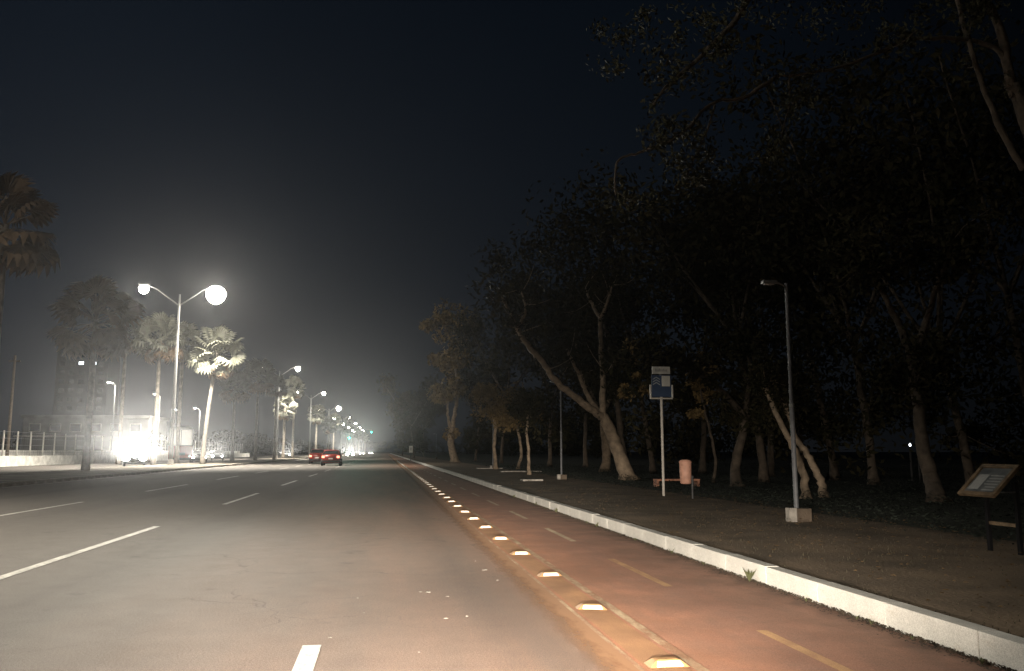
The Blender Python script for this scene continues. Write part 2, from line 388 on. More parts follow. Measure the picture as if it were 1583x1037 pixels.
# ------------------------------------------------------------------ road studs
sr = thing('road_stud', 'nearest raised road stud, at the bottom edge of the picture beside the cycle lane', 'road stud', (1.73, 5.17, .009), 0, 'road studs along the cycle lane')
b = MB(); vs = []
for (z, ix, iy) in ((0, 0, 0), (.034, .045, .035), (.040, .065, .045)):
    vs.append([b.bm.verts.new((sx*(.125-ix), sy*(.07-iy), z)) for sx, sy in ((-1, -1), (1, -1), (1, 1), (-1, 1))])
for r0, r1 in zip(vs, vs[1:]):
    for k in range(4): b.bm.faces.new((r0[k], r0[(k+1) % 4], r1[(k+1) % 4], r1[k]))
b.bm.faces.new(vs[2]); b.build('body', M['stud'], sr)
b = MB()
p0 = Vector((0, -.0705, .007)); p1 = Vector((0, -.040, .032)); off = Vector((0, -.004, .0))
b.quad(p0+off+Vector((-.085, 0, 0)), p0+off+Vector((.085, 0, 0)), p1+off+Vector((.07, 0, 0)), p1+off+Vector((-.07, 0, 0)))
ret = bmesh.ops.extrude_face_region(b.bm, geom=b.bm.faces[:])
for g in ret['geom']:
    if isinstance(g, bmesh.types.BMVert): g.co.y += .003
rf = b.build('reflector', M['reflector'], sr)
for k in range(1, 62):
    c = copy_tree(sr); c.location = (1.73+random.uniform(-.012, .012), 5.17+1.885*k, .009); c.rotation_euler = (random.uniform(-.06, .03), random.uniform(-.04, .04), random.uniform(-.09, .09))
    names = {1: 'second road stud from the bottom edge, with a bright white reflector', 2: 'third road stud from the bottom edge, on the worn yellow strip',
             3: 'fourth road stud from the bottom edge, on the worn yellow strip', 4: 'fifth road stud from the bottom edge, on the worn yellow strip'}
    c['label'] = names.get(k, 'bright white reflective road stud in the long line running away along the cycle lane')

# ------------------------------------------------------------------ litter, weeds
def bit(x, y, s, m, label, name='litter', cat='litter', z=.006):
    s *= .6
    b = MB(); n = 5
    pts = [(math.cos(2*PI*i/n+.3)*s*random.uniform(.6, 1.2), math.sin(2*PI*i/n)*s*random.uniform(.4, .8), random.uniform(.001, s*.35)) for i in range(n)]
    b.quad(*pts); f = b.bm.faces[:]
    r = bmesh.ops.extrude_face_region(b.bm, geom=f)
    for g in r['geom']:
        if isinstance(g, bmesh.types.BMVert): g.co.z += .003
    o = b.build(name, m); o.location = (x, y, z); return tag(o, label, cat, 'litter on the road' if cat == 'litter' else 'fallen leaves by the kerb')
for (px, py, s, lab) in ((750, 886, .05, 'pale scrap of litter on the asphalt level with the fourth stud'), (650, 918, .03, 'small pale scrap on the asphalt left of the litter pair'),
    (662, 919, .045, 'elongated pale scrap lying on the asphalt'), (692, 926, .028, 'tiny pale speck near the elongated scrap'), (769, 902, .02, 'tiny scrap between the pale litter and the cycle lane'),
    (690, 961, .04, 'pale scrap on the asphalt nearer the camera'), (648, 1012, .015, 'tiny pale speck lowest on the asphalt'), (553, 925, .018, 'tiny white speck on the asphalt left of the litter'),
    (563, 948, .012, 'tiny white speck below the first one'), (510, 985, .02, 'small pale scrap just above the short white marking'), (735, 871, .015, 'tiny speck farthest up the traffic lane'),
    (722, 958, .02, 'dull brown scrap right of the nearer pale one')):
    d = gy(py); q = P(px, py, d); bit(q.x, q.y, s, M['paper'] if s != .04 else M['paper'], lab)
def tuft(x, y, z, s, lab, n=9):
    b = MB()
    for i in range(n):
        a = random.uniform(0, 2*PI); l = s*random.uniform(.5, 1); w = .006+s*.05
        t = Vector((math.cos(a)*l*.6, math.sin(a)*l*.6, l)); mid = t*.5+Vector((0, 0, l*.12)); sd = Vector((-math.sin(a), math.cos(a), 0))*w
        b.quad((0, 0, 0), mid+sd, t, mid-sd)
    o = b.build('weed', M['weed']); o.location = (x, y, z); return tag(o, lab, 'weed', 'weeds at the foot of the kerb')
tuft(3.64, gy(914), .005, .14, 'bushy weed growing at the kerb foot opposite the tall grey pole', 16)
for d, s in ((7.1, .04), (6.3, .045), (6.1, .05), (5.6, .03), (4.9, .05), (9.5, .05), (10.6, .08), (12.2, .05), (14.5, .1), (15.2, .07), (18.0, .12), (19.2, .06), (20.5, .1), (24., .1)):
    tuft(3.65, d, .005, s, 'small dry weed sprouting from the joint between red lane and white kerb', 6)
v = []; f = []
for i in range(14000):
    y = 3+random.random()**1.6*50; x = 3.715-abs(random.gauss(0, .07))*(.5+mnoise.noise(Vector((y*1.3, 0, 0)))+.35)
    if x > 3.712: x = 3.70
    s = random.uniform(.006, .024); a = random.uniform(0, PI); n0 = len(v); h = random.uniform(.008, .03) if x > 3.66 else .008
    v += [(x-math.cos(a)*s, y-math.sin(a)*s, .006), (x+math.cos(a)*s, y+math.sin(a)*s, h), (x-math.sin(a)*s*.6, y+math.cos(a)*s*.6, h)]
    f.append((n0, n0+1, n0+2))
tag(pydata('gutter_debris', v, f, mat('gutter_soil', (.045, .034, .022), .95, .4, 4)), 'soil and leaf crumbs gathered in the gutter along the kerb foot', 'debris', kind='stuff')
# grass overhanging the back of the kerb and the verge
v = []; f = []
for i in range(9000):
    y = 3.5+random.random()**1.7*60
    x = (RE+.13+abs(random.gauss(0, .05))) if i % 3 == 0 else random.uniform(RE+.2, 8.1)
    s = random.uniform(.008, .03); a = random.uniform(0, PI); n0 = len(v)
    v += [(x-math.cos(a)*.006, y-math.sin(a)*.006, .15), (x+math.cos(a)*.006, y+math.sin(a)*.006, .15), (x+random.uniform(-.6, .6)*s, y+random.uniform(-.6, .6)*s, .16+s)]
    f.append((n0, n0+1, n0+2))
tag(pydata('grass', v, f, mat('dry_grass', (.042, .036, .020), .9, .4, 4)), 'sparse dry grass growing through the earth verge behind the kerb', 'grass', kind='stuff')
v = []; f = []
for i in range(2600):
    y = 4+random.random()**1.5*45; x = RE+.2+random.random()**.7*4.6; s = random.uniform(.012, .035); a = random.uniform(0, 2*PI); n0 = len(v)
    ca, sa = math.cos(a)*s, math.sin(a)*s; h = .195
    v += [(x-ca, y-sa, h), (x+sa*.5, y-ca*.5, h+.012), (x+ca, y+sa, h+.004), (x-sa*.5, y+ca*.5, h+.008)]; f.append((n0, n0+1, n0+2, n0+3))
tag(pydata('leaf_litter', v, f, mat('fallen_leaf', (.10, .065, .032), .95, .5, 5, spec=.1)), 'dry fallen leaves strewn over the earth verge', 'leaf litter', kind='stuff')
# low leafy cover under the trees
v = []; f = []
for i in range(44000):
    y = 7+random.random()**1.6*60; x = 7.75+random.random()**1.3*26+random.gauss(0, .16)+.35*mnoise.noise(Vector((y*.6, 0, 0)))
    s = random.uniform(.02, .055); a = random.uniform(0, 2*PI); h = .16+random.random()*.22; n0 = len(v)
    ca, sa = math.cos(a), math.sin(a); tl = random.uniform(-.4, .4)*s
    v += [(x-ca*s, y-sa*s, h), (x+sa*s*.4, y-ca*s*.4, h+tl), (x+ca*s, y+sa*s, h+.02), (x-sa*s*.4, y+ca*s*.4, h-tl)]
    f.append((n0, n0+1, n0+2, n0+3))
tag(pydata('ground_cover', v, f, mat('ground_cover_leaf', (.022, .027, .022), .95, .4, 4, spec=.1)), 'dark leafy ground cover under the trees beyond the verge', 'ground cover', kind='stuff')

# ------------------------------------------------------------------ foliage
def leaf_cloud(centres, radii, n, size, flat=.8):
    """n leaf quads spread in clumps"""
    k = NR.randint(0, len(centres), n); c = centres[k]; r = radii[k][:, None]
    d = NR.normal(size=(n, 3)); d /= np.linalg.norm(d, axis=1)[:, None]
    p = c+d*r*(NR.rand(n, 1)**.45)*np.array([1, 1, flat])
    a = NR.normal(size=(n, 3)); a /= np.linalg.norm(a, axis=1)[:, None]
    b = np.cross(a, NR.normal(size=(n, 3))); b /= np.linalg.norm(b, axis=1)[:, None]
    s = size*(.6+.8*NR.rand(n, 1))
    v = np.stack([p-a*s, p+b*s*.42, p+a*s, p-b*s*.42], 1).reshape(-1, 3)
    return v
def mesh_quads(name, v, m, parent):
    n = len(v)//4; me = bpy.data.meshes.new(name)
    me.vertices.add(len(v)); me.vertices.foreach_set('co', np.asarray(v, dtype=np.float32).ravel())
    me.loops.add(n*4); me.loops.foreach_set('vertex_index', np.arange(n*4, dtype=np.int32))
    me.polygons.add(n); me.polygons.foreach_set('loop_start', np.arange(0, n*4, 4, dtype=np.int32))
    me.polygons.foreach_set('loop_total', np.full(n, 4, dtype=np.int32))
    me.update(); me.validate(); me.materials.append(m)
    o = bpy.data.objects.new(name, me); COL.objects.link(o); o.parent = parent
    return o
def smooth_path(pts, sub=4, jit=0.0):
    pts = [Vector(p) for p in pts]; o = []
    for i in range(len(pts)-1):
        p0, p1, p2, p3 = pts[max(i-1, 0)], pts[i], pts[i+1], pts[min(i+2, len(pts)-1)]
        for k in range(sub):
            t = k/sub
            q = .5*((2*p1)+(p2-p0)*t+(2*p0-5*p1+4*p2-p3)*t*t+(3*p1-p0-3*p2+p3)*t**3)
            if jit and (i or k): q += Vector([random.uniform(-jit, jit) for _ in range(3)])
            o.append(q)
    o.append(pts[-1]); return o
def limb(mb, pts, r0, r1, jit=.02, n=8):
    q = smooth_path(pts, 6, jit); m = len(q); ph = random.random()*9
    foot = Vector(pts[0]).length < .01          # roots flare where the trunk meets the ground
    rr = [(r0+(r1-r0)*(i/(m-1))**.8)*(1+.12*mnoise.noise(Vector((ph, i*.9, 0))))*((1+.75*math.exp(-i*1.3)) if foot else 1) for i in range(m)]
    if foot: q[0] = q[0]-Vector((0, 0, .12))
    mb.tube(q, rr, 12)
    return q
def twigs(mb, path, count, L, r, lo=.4, tips=None, up=.3):
    for i in range(count):
        k = random.randint(int(len(path)*lo), len(path)-1); p = path[k]
        d = Vector((random.gauss(0, 1), random.gauss(0, 1), random.gauss(up, .6))).normalized()*L*random.uniform(.5, 1)
        q = [p, p+d*.5+Vector((0, 0, -.05*L)), p+d+Vector([random.gauss(0, .1*L) for _ in range(3)])]
        mb.tube(smooth_path(q, 2), [r, r*.85, r*.7, r*.5, r*.3], 5, False)
        tips.append(q[-1]); tips.append(q[1])
def tree(name, label, base, limbs, leafn, leafsize, clump, bark='bark', leaf='leaf', tw=7, twl=1.4, jit=.03, extra=None, group='trees in the park', lo=.45):
    """limbs: list of (points, r0, r1) in world space"""
    base = Vector(base); t = thing(name, label, 'tree', base, 0, group)
    mb = MB(); tips = []
    for pts, r0, r1 in limbs:
        pts = [Vector(p)-base for p in pts]
        path = limb(mb, pts, r0, r1, jit)
        if len(limbs) == 1 or r1 < .13: twigs(mb, path, tw, twl, min(.022, max(.007, r1*.6)), lo, tips)
        tips.append(path[-1])
    mb.build('trunk', M[bark], t, True)
    if extra: tips = [Vector(e)-base for e in extra]+tips
    if leafn:
        c = np.array([tuple(q) for q in tips]); r = np.array([clump*random.uniform(.45, 1.1) for _ in tips])
        mesh_quads('crown', leaf_cloud(c, r, leafn, leafsize), M[leaf], t)
    return t
def auto_tree(label, x, y, h, lean=(0, 0), r=.16, spread=.45, leafn=5000, size=.10, clump=1.2, bark='bark_dark', leaf='leaf', fork=.45, name='park_tree', z=.15, nl=5):
    base = Vector((x, y, z)); r *= .72; top = base+Vector((lean[0], lean[1], h*fork))
    mid = base+Vector((lean[0]*.35+random.uniform(-.15, .15), lean[1]*.4, h*fork*.5))
    L = [([base, mid, top], r, r*.68)]
    a0 = random.uniform(0, 6)
    for i in range(nl):
        a = a0+2*PI*i/nl+random.uniform(-.4, .4); s = h*spread*random.uniform(.5, 1)
        e_ = top+Vector((math.cos(a)*s, math.sin(a)*s, h*(1-fork)*random.uniform(.55, 1)))
        m_ = top.lerp(e_, .5)+Vector((random.uniform(-.4, .4), random.uniform(-.4, .4), random.uniform(-.1, .5)))
        L.append(([top, m_, e_], r*.5, r*.12))
    return tree(name, label, base, L, leafn, size, clump*h/9, bark, leaf, 7, h*.14)

# ------------------------------------------------------------------ the park on the right
D = 33.7
def Q(x, y, d=D): return P(x, y, d)
b0 = GP(972, 742)
tree('leaning_tree', 'large bare-limbed tree leaning left over the verge, its forked trunk sweeping far to the left', b0, [
    ([b0, Q(955, 695), Q(938, 655), Q(930, 643)], .31, .21),
    ([Q(930, 645), Q(900, 622, 33.4), Q(862, 592, 33), Q(838, 560, 32.6), Q(806, 520, 32), Q(796, 500, 32)], .17, .08),
    ([Q(830, 551, 32.5), Q(812, 528, 32.3), Q(790, 485, 31.5), Q(770, 450, 31)], .13, .04),
    ([Q(800, 508, 32), Q(812, 480, 31.5), Q(806, 452, 31)], .08, .03),
    ([Q(931, 646), Q(932, 600), Q(930, 550, 34), Q(928, 490, 34.5)], .15, .08),
    ([Q(928, 492, 34.5), Q(915, 470, 35), Q(905, 445, 35.5)], .1, .03),
    ([Q(928, 492, 34.5), Q(940, 465, 34), Q(946, 440, 34)], .1, .03),
    ([Q(930, 642), Q(912, 618, 34.5), Q(893, 575, 35), Q(876, 540, 35.5)], .14, .05)],
    3200, .10, .9, 'bark_pale', 'leaf', 5, 1.5, .03,
    extra=[Q(x, y, d) for x, y, d in ((770, 420, 31), (800, 400, 32), (850, 390, 33), (900, 400, 34), (950, 420, 34), (830, 440, 33), (880, 450, 35), (980, 400, 35), (740, 440, 31), (930, 360, 35), (860, 350, 33))])
b0 = P(967, 738, 36)
tree('slender_tree', 'slim dark trunk rising close behind the leaning tree', b0, [([b0, Q(958, 660, 36), Q(950, 580, 36.5), Q(941, 530, 37)], .17, .09), ([Q(941, 530, 37), Q(930, 480, 38), Q(925, 430, 38)], .09, .03)], 3000, .1, 1.0, 'bark_dark', 'leaf')
b0 = GP(935, 729)
tree('park_tree', 'upright brown trunk standing just left of and behind the leaning tree', b0, [([b0, Q(937, 700, 48), Q(932, 640, 48)], .3, .22), ([Q(932, 642, 48), Q(950, 590, 48), Q(960, 540, 48)], .15, .06), ([Q(932, 642, 48), Q(905, 590, 48), Q(890, 530, 48)], .15, .06)], 5000, .13, 1.6, 'bark', 'leaf')
# group of slim trees
b0 = GP(767, 725)
tree('slim_tree', 'slim pale crooked trunk, leftmost of the three by the pale slabs', b0, [([b0, Q(764, 690, 55), Q(766, 655, 55), Q(762, 630, 55)], .13, .08), ([Q(765, 660, 55), Q(757, 625, 55), Q(750, 610, 55)], .07, .03)], 2600, .12, .9, 'bark_pale', 'leaf_dry_lit', 7, 1.0, lo=.8, extra=[Q(775, 640, 55), Q(790, 620, 55)])
b0 = GP(800, 725)
tree('slim_tree', 'slim bowed trunk, middle one of the three by the pale slabs', b0, [([b0, Q(806, 700, 54), Q(801, 665, 54), Q(798, 640, 54)], .11, .07)], 2600, .12, 1.1, 'bark_pale', 'leaf_dry_lit', 8, 1.0, lo=.9, extra=[Q(785, 650, 54), Q(800, 610, 54), Q(815, 640, 54)])
b0 = GP(818, 734)
tree('slim_tree', 'slim straight trunk, rightmost of the three by the pale slabs', b0, [([b0, Q(817, 700, 41), Q(814, 665, 41), Q(818, 630, 41)], .09, .05)], 2600, .10, .9, 'bark_pale', 'leaf', 8, 1.0, lo=.9, extra=[Q(820, 625, 41), Q(800, 640, 41), Q(835, 610, 41)])
b0 = P(703, 714, 92)
tree('forked_tree', 'pale forked tree near the far end of the verge with a tall brownish crown', b0, [([b0, Q(698, 690, 92), Q(697, 670, 92)], .42, .34), ([Q(697, 672, 92), Q(703, 640, 92), Q(708, 600, 92), Q(700, 550, 92)], .28, .12), ([Q(697, 672, 92), Q(692, 640, 92), Q(694, 610, 92)], .2, .09)],
    4000, .26, 1.6, 'bark_pale', 'leaf_dry_lit', 5, 2.2, .06, lo=.85, extra=[Q(x, y, 92) for x, y in ((690, 492), (705, 500), (675, 498), (690, 520), (715, 490), (660, 505), (690, 480))])
b0 = P(1140, 752, 27)
tree('broadleaf_tree', 'leafy tree directly behind the orange bin, its yellowing leaves round the blue sign', b0, [([b0, Q(1136, 720, 27.5), Q(1148, 670, 27.5), Q(1150, 640, 27.5)], .20, .12), ([Q(1150, 642, 27.5), Q(1110, 600, 27), Q(1060, 570, 26.5), Q(1000, 560, 26)], .12, .04), ([Q(1150, 642, 27.5), Q(1160, 580, 27.5), Q(1150, 520, 27)], .12, .04)],
    4200, .11, .8, 'bark_dark', 'leaf', 8, 1.2, lo=.75, extra=[Q(x, y, 26.5) for x, y in ((985, 550), (1000, 530), (1010, 590), (980, 600), (1090, 560), (1100, 590), (1110, 620), (1070, 580), (990, 640), (1120, 550), (1050, 540))])
# broadleaf's lit lower leaves: light put into brighter leaf colour, on a separate stem
b0 = Q(1102, 752, 29.5)
tree('lit_lower_leaves', 'lit lower leaves of the broadleaf tree, painted a brighter yellow, on a separate slim stem', b0, [([b0, Q(1105, 700, 29), Q(1090, 640, 29), Q(1080, 590, 29)], .07, .03)], 1500, .10, .36, 'bark_dark', 'leaf_dry_lit', 4, .8,
     extra=[Q(x, y, 29) for x, y in ((978, 560), (985, 580), (965, 600), (995, 600), (1035, 552), (1090, 556), (1100, 575), (1108, 610), (1075, 590), (1085, 548), (1040, 560), (975, 535), (970, 610))])
b0 = P(1246, 769, 20.4)
tree('twin_trunk_tree', 'slim leaning trunk just right of the tall pole, the nearer of two', b0, [([b0, Q(1243, 740, 20.4), Q(1228, 695, 20.4), Q(1210, 660, 20.4), Q(1180, 590, 20.6)], .12, .06)], 1500, .07, .7, 'bark_pale', 'leaf', 7, .9, lo=.9)
b0 = P(1274, 767, 21)
tree('twin_trunk_tree', 'slim leaning trunk right of the tall pole, the right one of two', b0, [([b0, Q(1268, 740, 21), Q(1248, 702, 21), Q(1232, 680, 21), Q(1205, 600, 21.2)], .12, .06)], 1500, .07, .7, 'bark_pale', 'leaf', 7, .9, lo=.9)
b0 = P(1452, 776, 18.2)
tree('park_tree', 'thick dark trunk between the tall pole and the information board', b0, [([b0, Q(1438, 735, 19), Q(1428, 690, 19), Q(1420, 640, 19), Q(1412, 560, 19)], .21, .12), ([Q(1412, 562, 19), Q(1380, 480, 19), Q(1330, 400, 18.5)], .12, .04), ([Q(1412, 562, 19), Q(1440, 470, 19), Q(1470, 380, 18)], .12, .04)], 5000, .09, 1.0, 'bark_dark', 'leaf', 8, 1.2, lo=.8)
# big near tree whose boughs hang into the upper right
n = 13.5
tb = Vector((13.4, 12.4, .15))
tree('overhanging_tree', 'big tree at the right edge, its bare boughs arching overhead at the top right', tb, [
    ([tb, Vector((13.2, 12.5, 3)), Q(1650, 380, n), Q(1595, 200, n), Q(1566, 130, n)], .26, .13),
    ([Q(1583, 262, n), Q(1555, 215, n), Q(1530, 160, n), Q(1505, 90, n), Q(1485, 20, n), Q(1470, -40, n)], .07, .035),
    ([Q(1562, 135, n), Q(1545, 40, n), Q(1505, -20, n)], .10, .06),
    ([Q(1565, 150, n), Q(1545, 80, n), Q(1480, 60, n), Q(1410, 62, n), Q(1350, 85, n), Q(1280, 108, n), Q(1200, 118, n)], .055, .022),
    ([Q(1505, -20, n), Q(1380, -60, n), Q(1200, -40, n), Q(1130, 40, n), Q(1080, 90, n), Q(1030, 135, n), Q(1010, 160, n)], .09, .02),
    ([Q(1200, 118, n), Q(1150, 150, n), Q(1100, 160, n), Q(1050, 210, n), Q(990, 235, n), Q(955, 250, n), Q(952, 300, n)], .04, .015),
    ([Q(1105, 162, n), Q(1090, 210, n), Q(1060, 275, n)], .022, .01),
    ([Q(1220, 116, n), Q(1220, 160, n), Q(1205, 220, n)], .02, .01)],
    6500, .05, .42, 'bark_dark', 'leaf_over', 5, .6, .015,
    extra=[Q(x, y, n+random.uniform(-1, 1)) for x, y in ((940, 95), (960, 60), (1000, 20), (1020, 80), (980, 40), (950, 105), (1010, 115), (1050, 60), (1060, 20), (1090, 30), (1110, 60), (1150, 5), (1230, 25), (1290, 10), (1260, 40), (1350, 5), (1000, 60), (1040, 100), (930, 45), (1180, 20), (1420, 20), (1450, -5), (1320, 30))])
lab = ['dark tree at the far end of the park beside the small white sign', 'dense dark tree behind the group of slim trunks', 'tall dark tree deep in the park left of the leaning tree', 'dark spreading tree behind the fork of the leaning tree',
       'tall black tree filling the gap behind the bus stop sign', 'dark tree standing deep behind the orange bin', 'dark tall tree behind the tall grey pole', 'dark tree deep behind the twin leaning trunks',
       'black tree deep in the park left of the thick trunk', 'tall black tree behind the information board', 'dark tree at the right edge of the park', 'small dark tree by the verge beyond the forked tree',
       'dark rounded tree farthest along the verge', 'dark tree between the forked tree and the slim trunks', 'tall tree with a dim trunk right of the broadleaf tree', 'dark tree in the middle of the wood far behind the pole']
spec = [(640, 150, 13), (775, 80, 14), (850, 64, 15), (905, 60, 16), (1010, 44, 15), (1085, 42, 14), (1190, 36, 15), (1290, 32, 14), (1350, 28, 14), (1500, 25, 14), (1610, 24, 15), (655, 190, 13), (622, 240, 13), (735, 105, 14), (1180, 30, 12), (1240, 52, 17)]
for i, (px, d, h) in enumerate(spec):
    q = P(px, HY+3, d)
    auto_tree(lab[i], q.x, d, h, (random.uniform(-1, .6), 0), .22, .42, 6500 if d < 70 else 3500, .10+.0016*d, 1.35, fork=random.uniform(.3, .45))
# the wood that closes the view on the right
cs = []
for i in range(210):
    y = random.uniform(50, 420); x = random.uniform(24, 75)+(y-50)*.03; cs.append((x, y, random.uniform(.8, 9)))
c = np.array(cs); v = leaf_cloud(c, NR.uniform(1.8, 3.6, len(c)), 60000, .34)
tag(mesh_quads('far_wood', v, M['leaf'], None), 'dark mass of woodland closing the view behind the park trees', 'wood', kind='stuff')
cs = [(random.uniform(-75, -38), random.uniform(150, 560), random.uniform(.6, 6)) for _ in range(160)]+[(random.uniform(-70, 60), random.uniform(660, 700), random.uniform(.8, 9)) for _ in range(90)]
c = np.array(cs); v = leaf_cloud(c, NR.uniform(1.8, 3.4, len(c)), 36000, .42)
tag(mesh_quads('far_wood', v, M['leaf'], None), 'dark trees massed beyond the opposite road and where the road ends', 'wood', kind='stuff')

# ------------------------------------------------------------------ bus stop sign
q = GP(1026, 766); d = q.y; bs = thing('bus_stop_sign', 'blue and white bus stop sign on a slim pale post at the verge', 'sign', (q.x, d, .16))
sc_ = d/F
MB().tube([(0, 0, -.1), (0, 0, 2.62)], .034, 10).build('post', M['pale_post'], bs)
MB().box(-.27, .27, -.035, -.015, 2.58, 3.16, .004).build('board', M['blue'], bs)
b = MB()
b.box(-.32, .30, -.045, .0, 2.52, 2.555); b.box(-.32, -.29, -.045, .0, 2.557, 2.90); b.box(.285, .315, -.045, .0, 2.557, 2.90)
b.build('frame', M['pale_post'], bs)
tp = MB().box(-.245, .245, -.04, -.012, 3.19, 3.385, .003).build('top_plate', M['signwhite'], bs)
MB().box(-.02, .02, -.012, .02, 2.55, 3.37).build('back_rail', M['steel'], bs)
b = MB()
for i in range(9): b.box(-.17+i*.038, -.145+i*.038, -.044, -.0405, 3.255, 3.255+(.055 if i % 3 else .075))
b.build('lettering', M['signgrey'], tp)
MB().box(.01, .235, -.05, -.037, 2.86, 3.14, .003).build('white_panel', M['signwhite'], bs)
b = MB()   # chevron-like pictogram
for k in range(3):
    z = 2.90+k*.07
    for s in (-1, 1):
        b.quad((-.14, -.038-.001*k, z+.075), (-.14+s*.10, -.038-.001*k, z+.015), (-.14+s*.10, -.038-.001*k, z-.012), (-.14, -.038-.001*k, z+.045))
b.build('pictogram', mat('pictogram_print', (.34, .38, .40), .5, .1, 20), bs)
# ------------------------------------------------------------------ bin, bench
q = GP(1071, 770); d = q.y
bn = thing('litter_bin', 'faded orange litter bin hung on a dark post by the bus stop', 'bin', (q.x, d, .16))
MB().tube([(0, 0, -.1), (0, 0, .55)], .03, 8).build('post', M['dark_steel'], bn)
b = MB(); rings = [(.35, .115), (.37, .135), (.62, .143), (.86, .15), (.875, .158), (.895, .158), (.90, .14)]
b.tube([(-.17, 0, z) for z, r in rings], [r for z, r in rings], 18); b.build('body', M['pink'], bn, True)
b = MB(); b.tube([(-.17, 0, .902), (-.17, 0, .93), (-.17, 0, .95)], [.15, .12, .05], 16); b.build('lid', M['pink'], bn, True)
b = MB(); b.box(-.2, .03, -.02, .02, .50, .535); b.build('bracket', M['dark_steel'], bn)
q = GP(1046, 752); d = q.y
be = thing('bench', 'low backless reddish bench behind the bus stop post', 'bench', (q.x, d, .16))
MB().box(-.74, .74, -.2, .2, .19, .25, .012).build('seat', M['pinkbench'], be)
for s in (-1, 1): MB().box(s*.69-.045, s*.69+.045, -.18, .18, -.05, .188, .01).build('leg', M['pinkbench'], be)
# ------------------------------------------------------------------ park lamp posts (unlit)
def park_lamp(px, py, d, label, h=4.05):
    q = GP(px, py); d = q.y; t = thing('park_lamp', label, 'lamp post', (q.x, d, .16), 0, 'unlit lamp posts in the park')
    MB().tube([(0, 0, .2), (0, 0, 1.9)], .040, 12).build('post', M['grey_paint'], t)
    MB().tube([(0, 0, 1.9), (0, 0, 1.95)], .045, 12).build('collar', M['steel'], t)
    MB().tube([(0, 0, 1.95), (0, 0, h)], [.034, .03], 12).build('upper_post', M['grey_paint'], t)
    MB().tube([(0, 0, h-.08), (-.1, -.02, h-.02), (-.22, -.03, h+.0)], .018, 8).build('arm', M['steel'], t)
    hd = MB().box(-.46, -.2, -.09, .03, h-.03, h+.03, .015).build('lamp_head', M['steel'], t)
    MB().box(-.42, -.26, -.07, .01, h-.045, h-.031).build('lamp_glass', M['lampoff'], hd)
    MB().box(-.06, .20, -.14, .14, -.1, .2, .012).build('footing', M['brown_concrete'], t)
    MB().box(-.20, -.065, -.15, .0, -.1, .21, .008).build('junction_box', M['concrete'], t)
    return t
park_lamp(1232, 804, 14.0, 'tall unlit grey lamp post on a concrete block, nearest in the park')
park_lamp(868, 741, 34.5, 'unlit lamp post in front of the leaning tree limb')
park_lamp(762, 724.5, 56, 'unlit lamp post beside the leftmost slim trunk')
park_lamp(674, 709, 118, 'unlit lamp post far down the verge near the small white sign', 4.0)
# pale slabs
for (px, py, w, l) in ((757, 725, 1.7, 'pale concrete slab lying on the verge, left one'), (805, 730, 2.3, 'pale concrete slab lying on the verge, longer right one'), (822, 744, .8, 'small pale slab on the verge in front of the others')):
    d = gy(py, .16); q = P(px, py, d)
    o = MB().box(-w/2, w/2, -.35, .35, 0, .07, .01).build('concrete_slab', M['concrete']); o.location = (q.x, d, .15); tag(o, l, 'slab', 'slabs on the verge')
# small far sign
d = 120; q = P(635, 707, d); t = thing('road_sign', 'small white sign on a short post far down the verge', 'sign', (q.x, d, .16))
MB().tube([(0, 0, -.1), (0, 0, 1.0)], .05, 8).build('post', M['dark_steel'], t)
pl = MB().box(-.26, .26, -.03, .0, 1.0, 1.95, .02).build('panel', M['signwhite'], t)
MB().box(-.09, .09, -.04, -.031, 1.3, 1.7).build('symbol', M['signgrey'], pl)

# ------------------------------------------------------------------ information board
t = thing('information_board', 'slanted wood-framed information board on two posts at the right edge', 'information board', (7.04, 8.87, .16))
A = Vector((-.36, 0, .64)); B = Vector((.0, 0, .98)); dd = (B-A).normalized(); nn = Vector((-dd.z, 0, dd.x))
R = Matrix(((dd.x, 0, nn.x), (0, 1, 0), (dd.z, 0, nn.z))).to_4x4(); R.translation = A
Lb = (B-A).length
for (x0, x1, y0, y1) in ((0, .05, -.30, .30), (Lb-.05, Lb, -.30, .30), (.052, Lb-.052, -.30, -.25), (.052, Lb-.052, .25, .30)):
    MB().box(x0, x1, y0, y1, -.015, .025, .004, R).build('frame', M['wood'], t)
MB().box(.052, Lb-.052, -.248, .248, -.008, .006, 0, R).build('panel', M['print'], t)
b = MB()
for i in range(6): b.box(.09+i*.045, .105+i*.045, -.2, -.2+random.uniform(.12, .22), .0065, .0075, 0, R)
b.box(.10, .34, .05, .22, .0065, .0072, 0, R); b.build('printed_lines', M['signgrey'], t)
for y in (.24, -.24): MB().box(-.06, -.02, y-.025, y+.025, -.1, .80, .004).build('post', M['black_post'], t)
MB().box(-.055, -.025, -.213, .213, .30, .34, .003).build('crossbar', M['wood'], t)
MB().box(-.2, .0, -.26, .26, .68, .70, .003).build('bracket', M['dark_steel'], t)

# distant lights through the wood
d = 30
for (px, py, pw, l) in ((1419, 690, 25, 'brighter distant lamp glimpsed through the wood by the thick trunk'), (1407, 694, 8, 'fainter distant lamp glimpsed left of the brighter one')):
    q = P(px, py, d); t = thing('distant_lamp', l, 'lamp', (q.x, 60 if 0 else d, .16), 0, 'distant lamps beyond the wood')
    z = q.z-.16
    MB().tube([(0, 0, 0), (0, 0, z+.1)], .04, 6).build('post', M['dark_steel'], t)
    MB().tube([(0, 0, z+.1), (0, -.01, z+.15), (0, -.01, z+.22)], [.02, .05, .02], 8).build('lamp_glass', M['window_lit'], t, True)

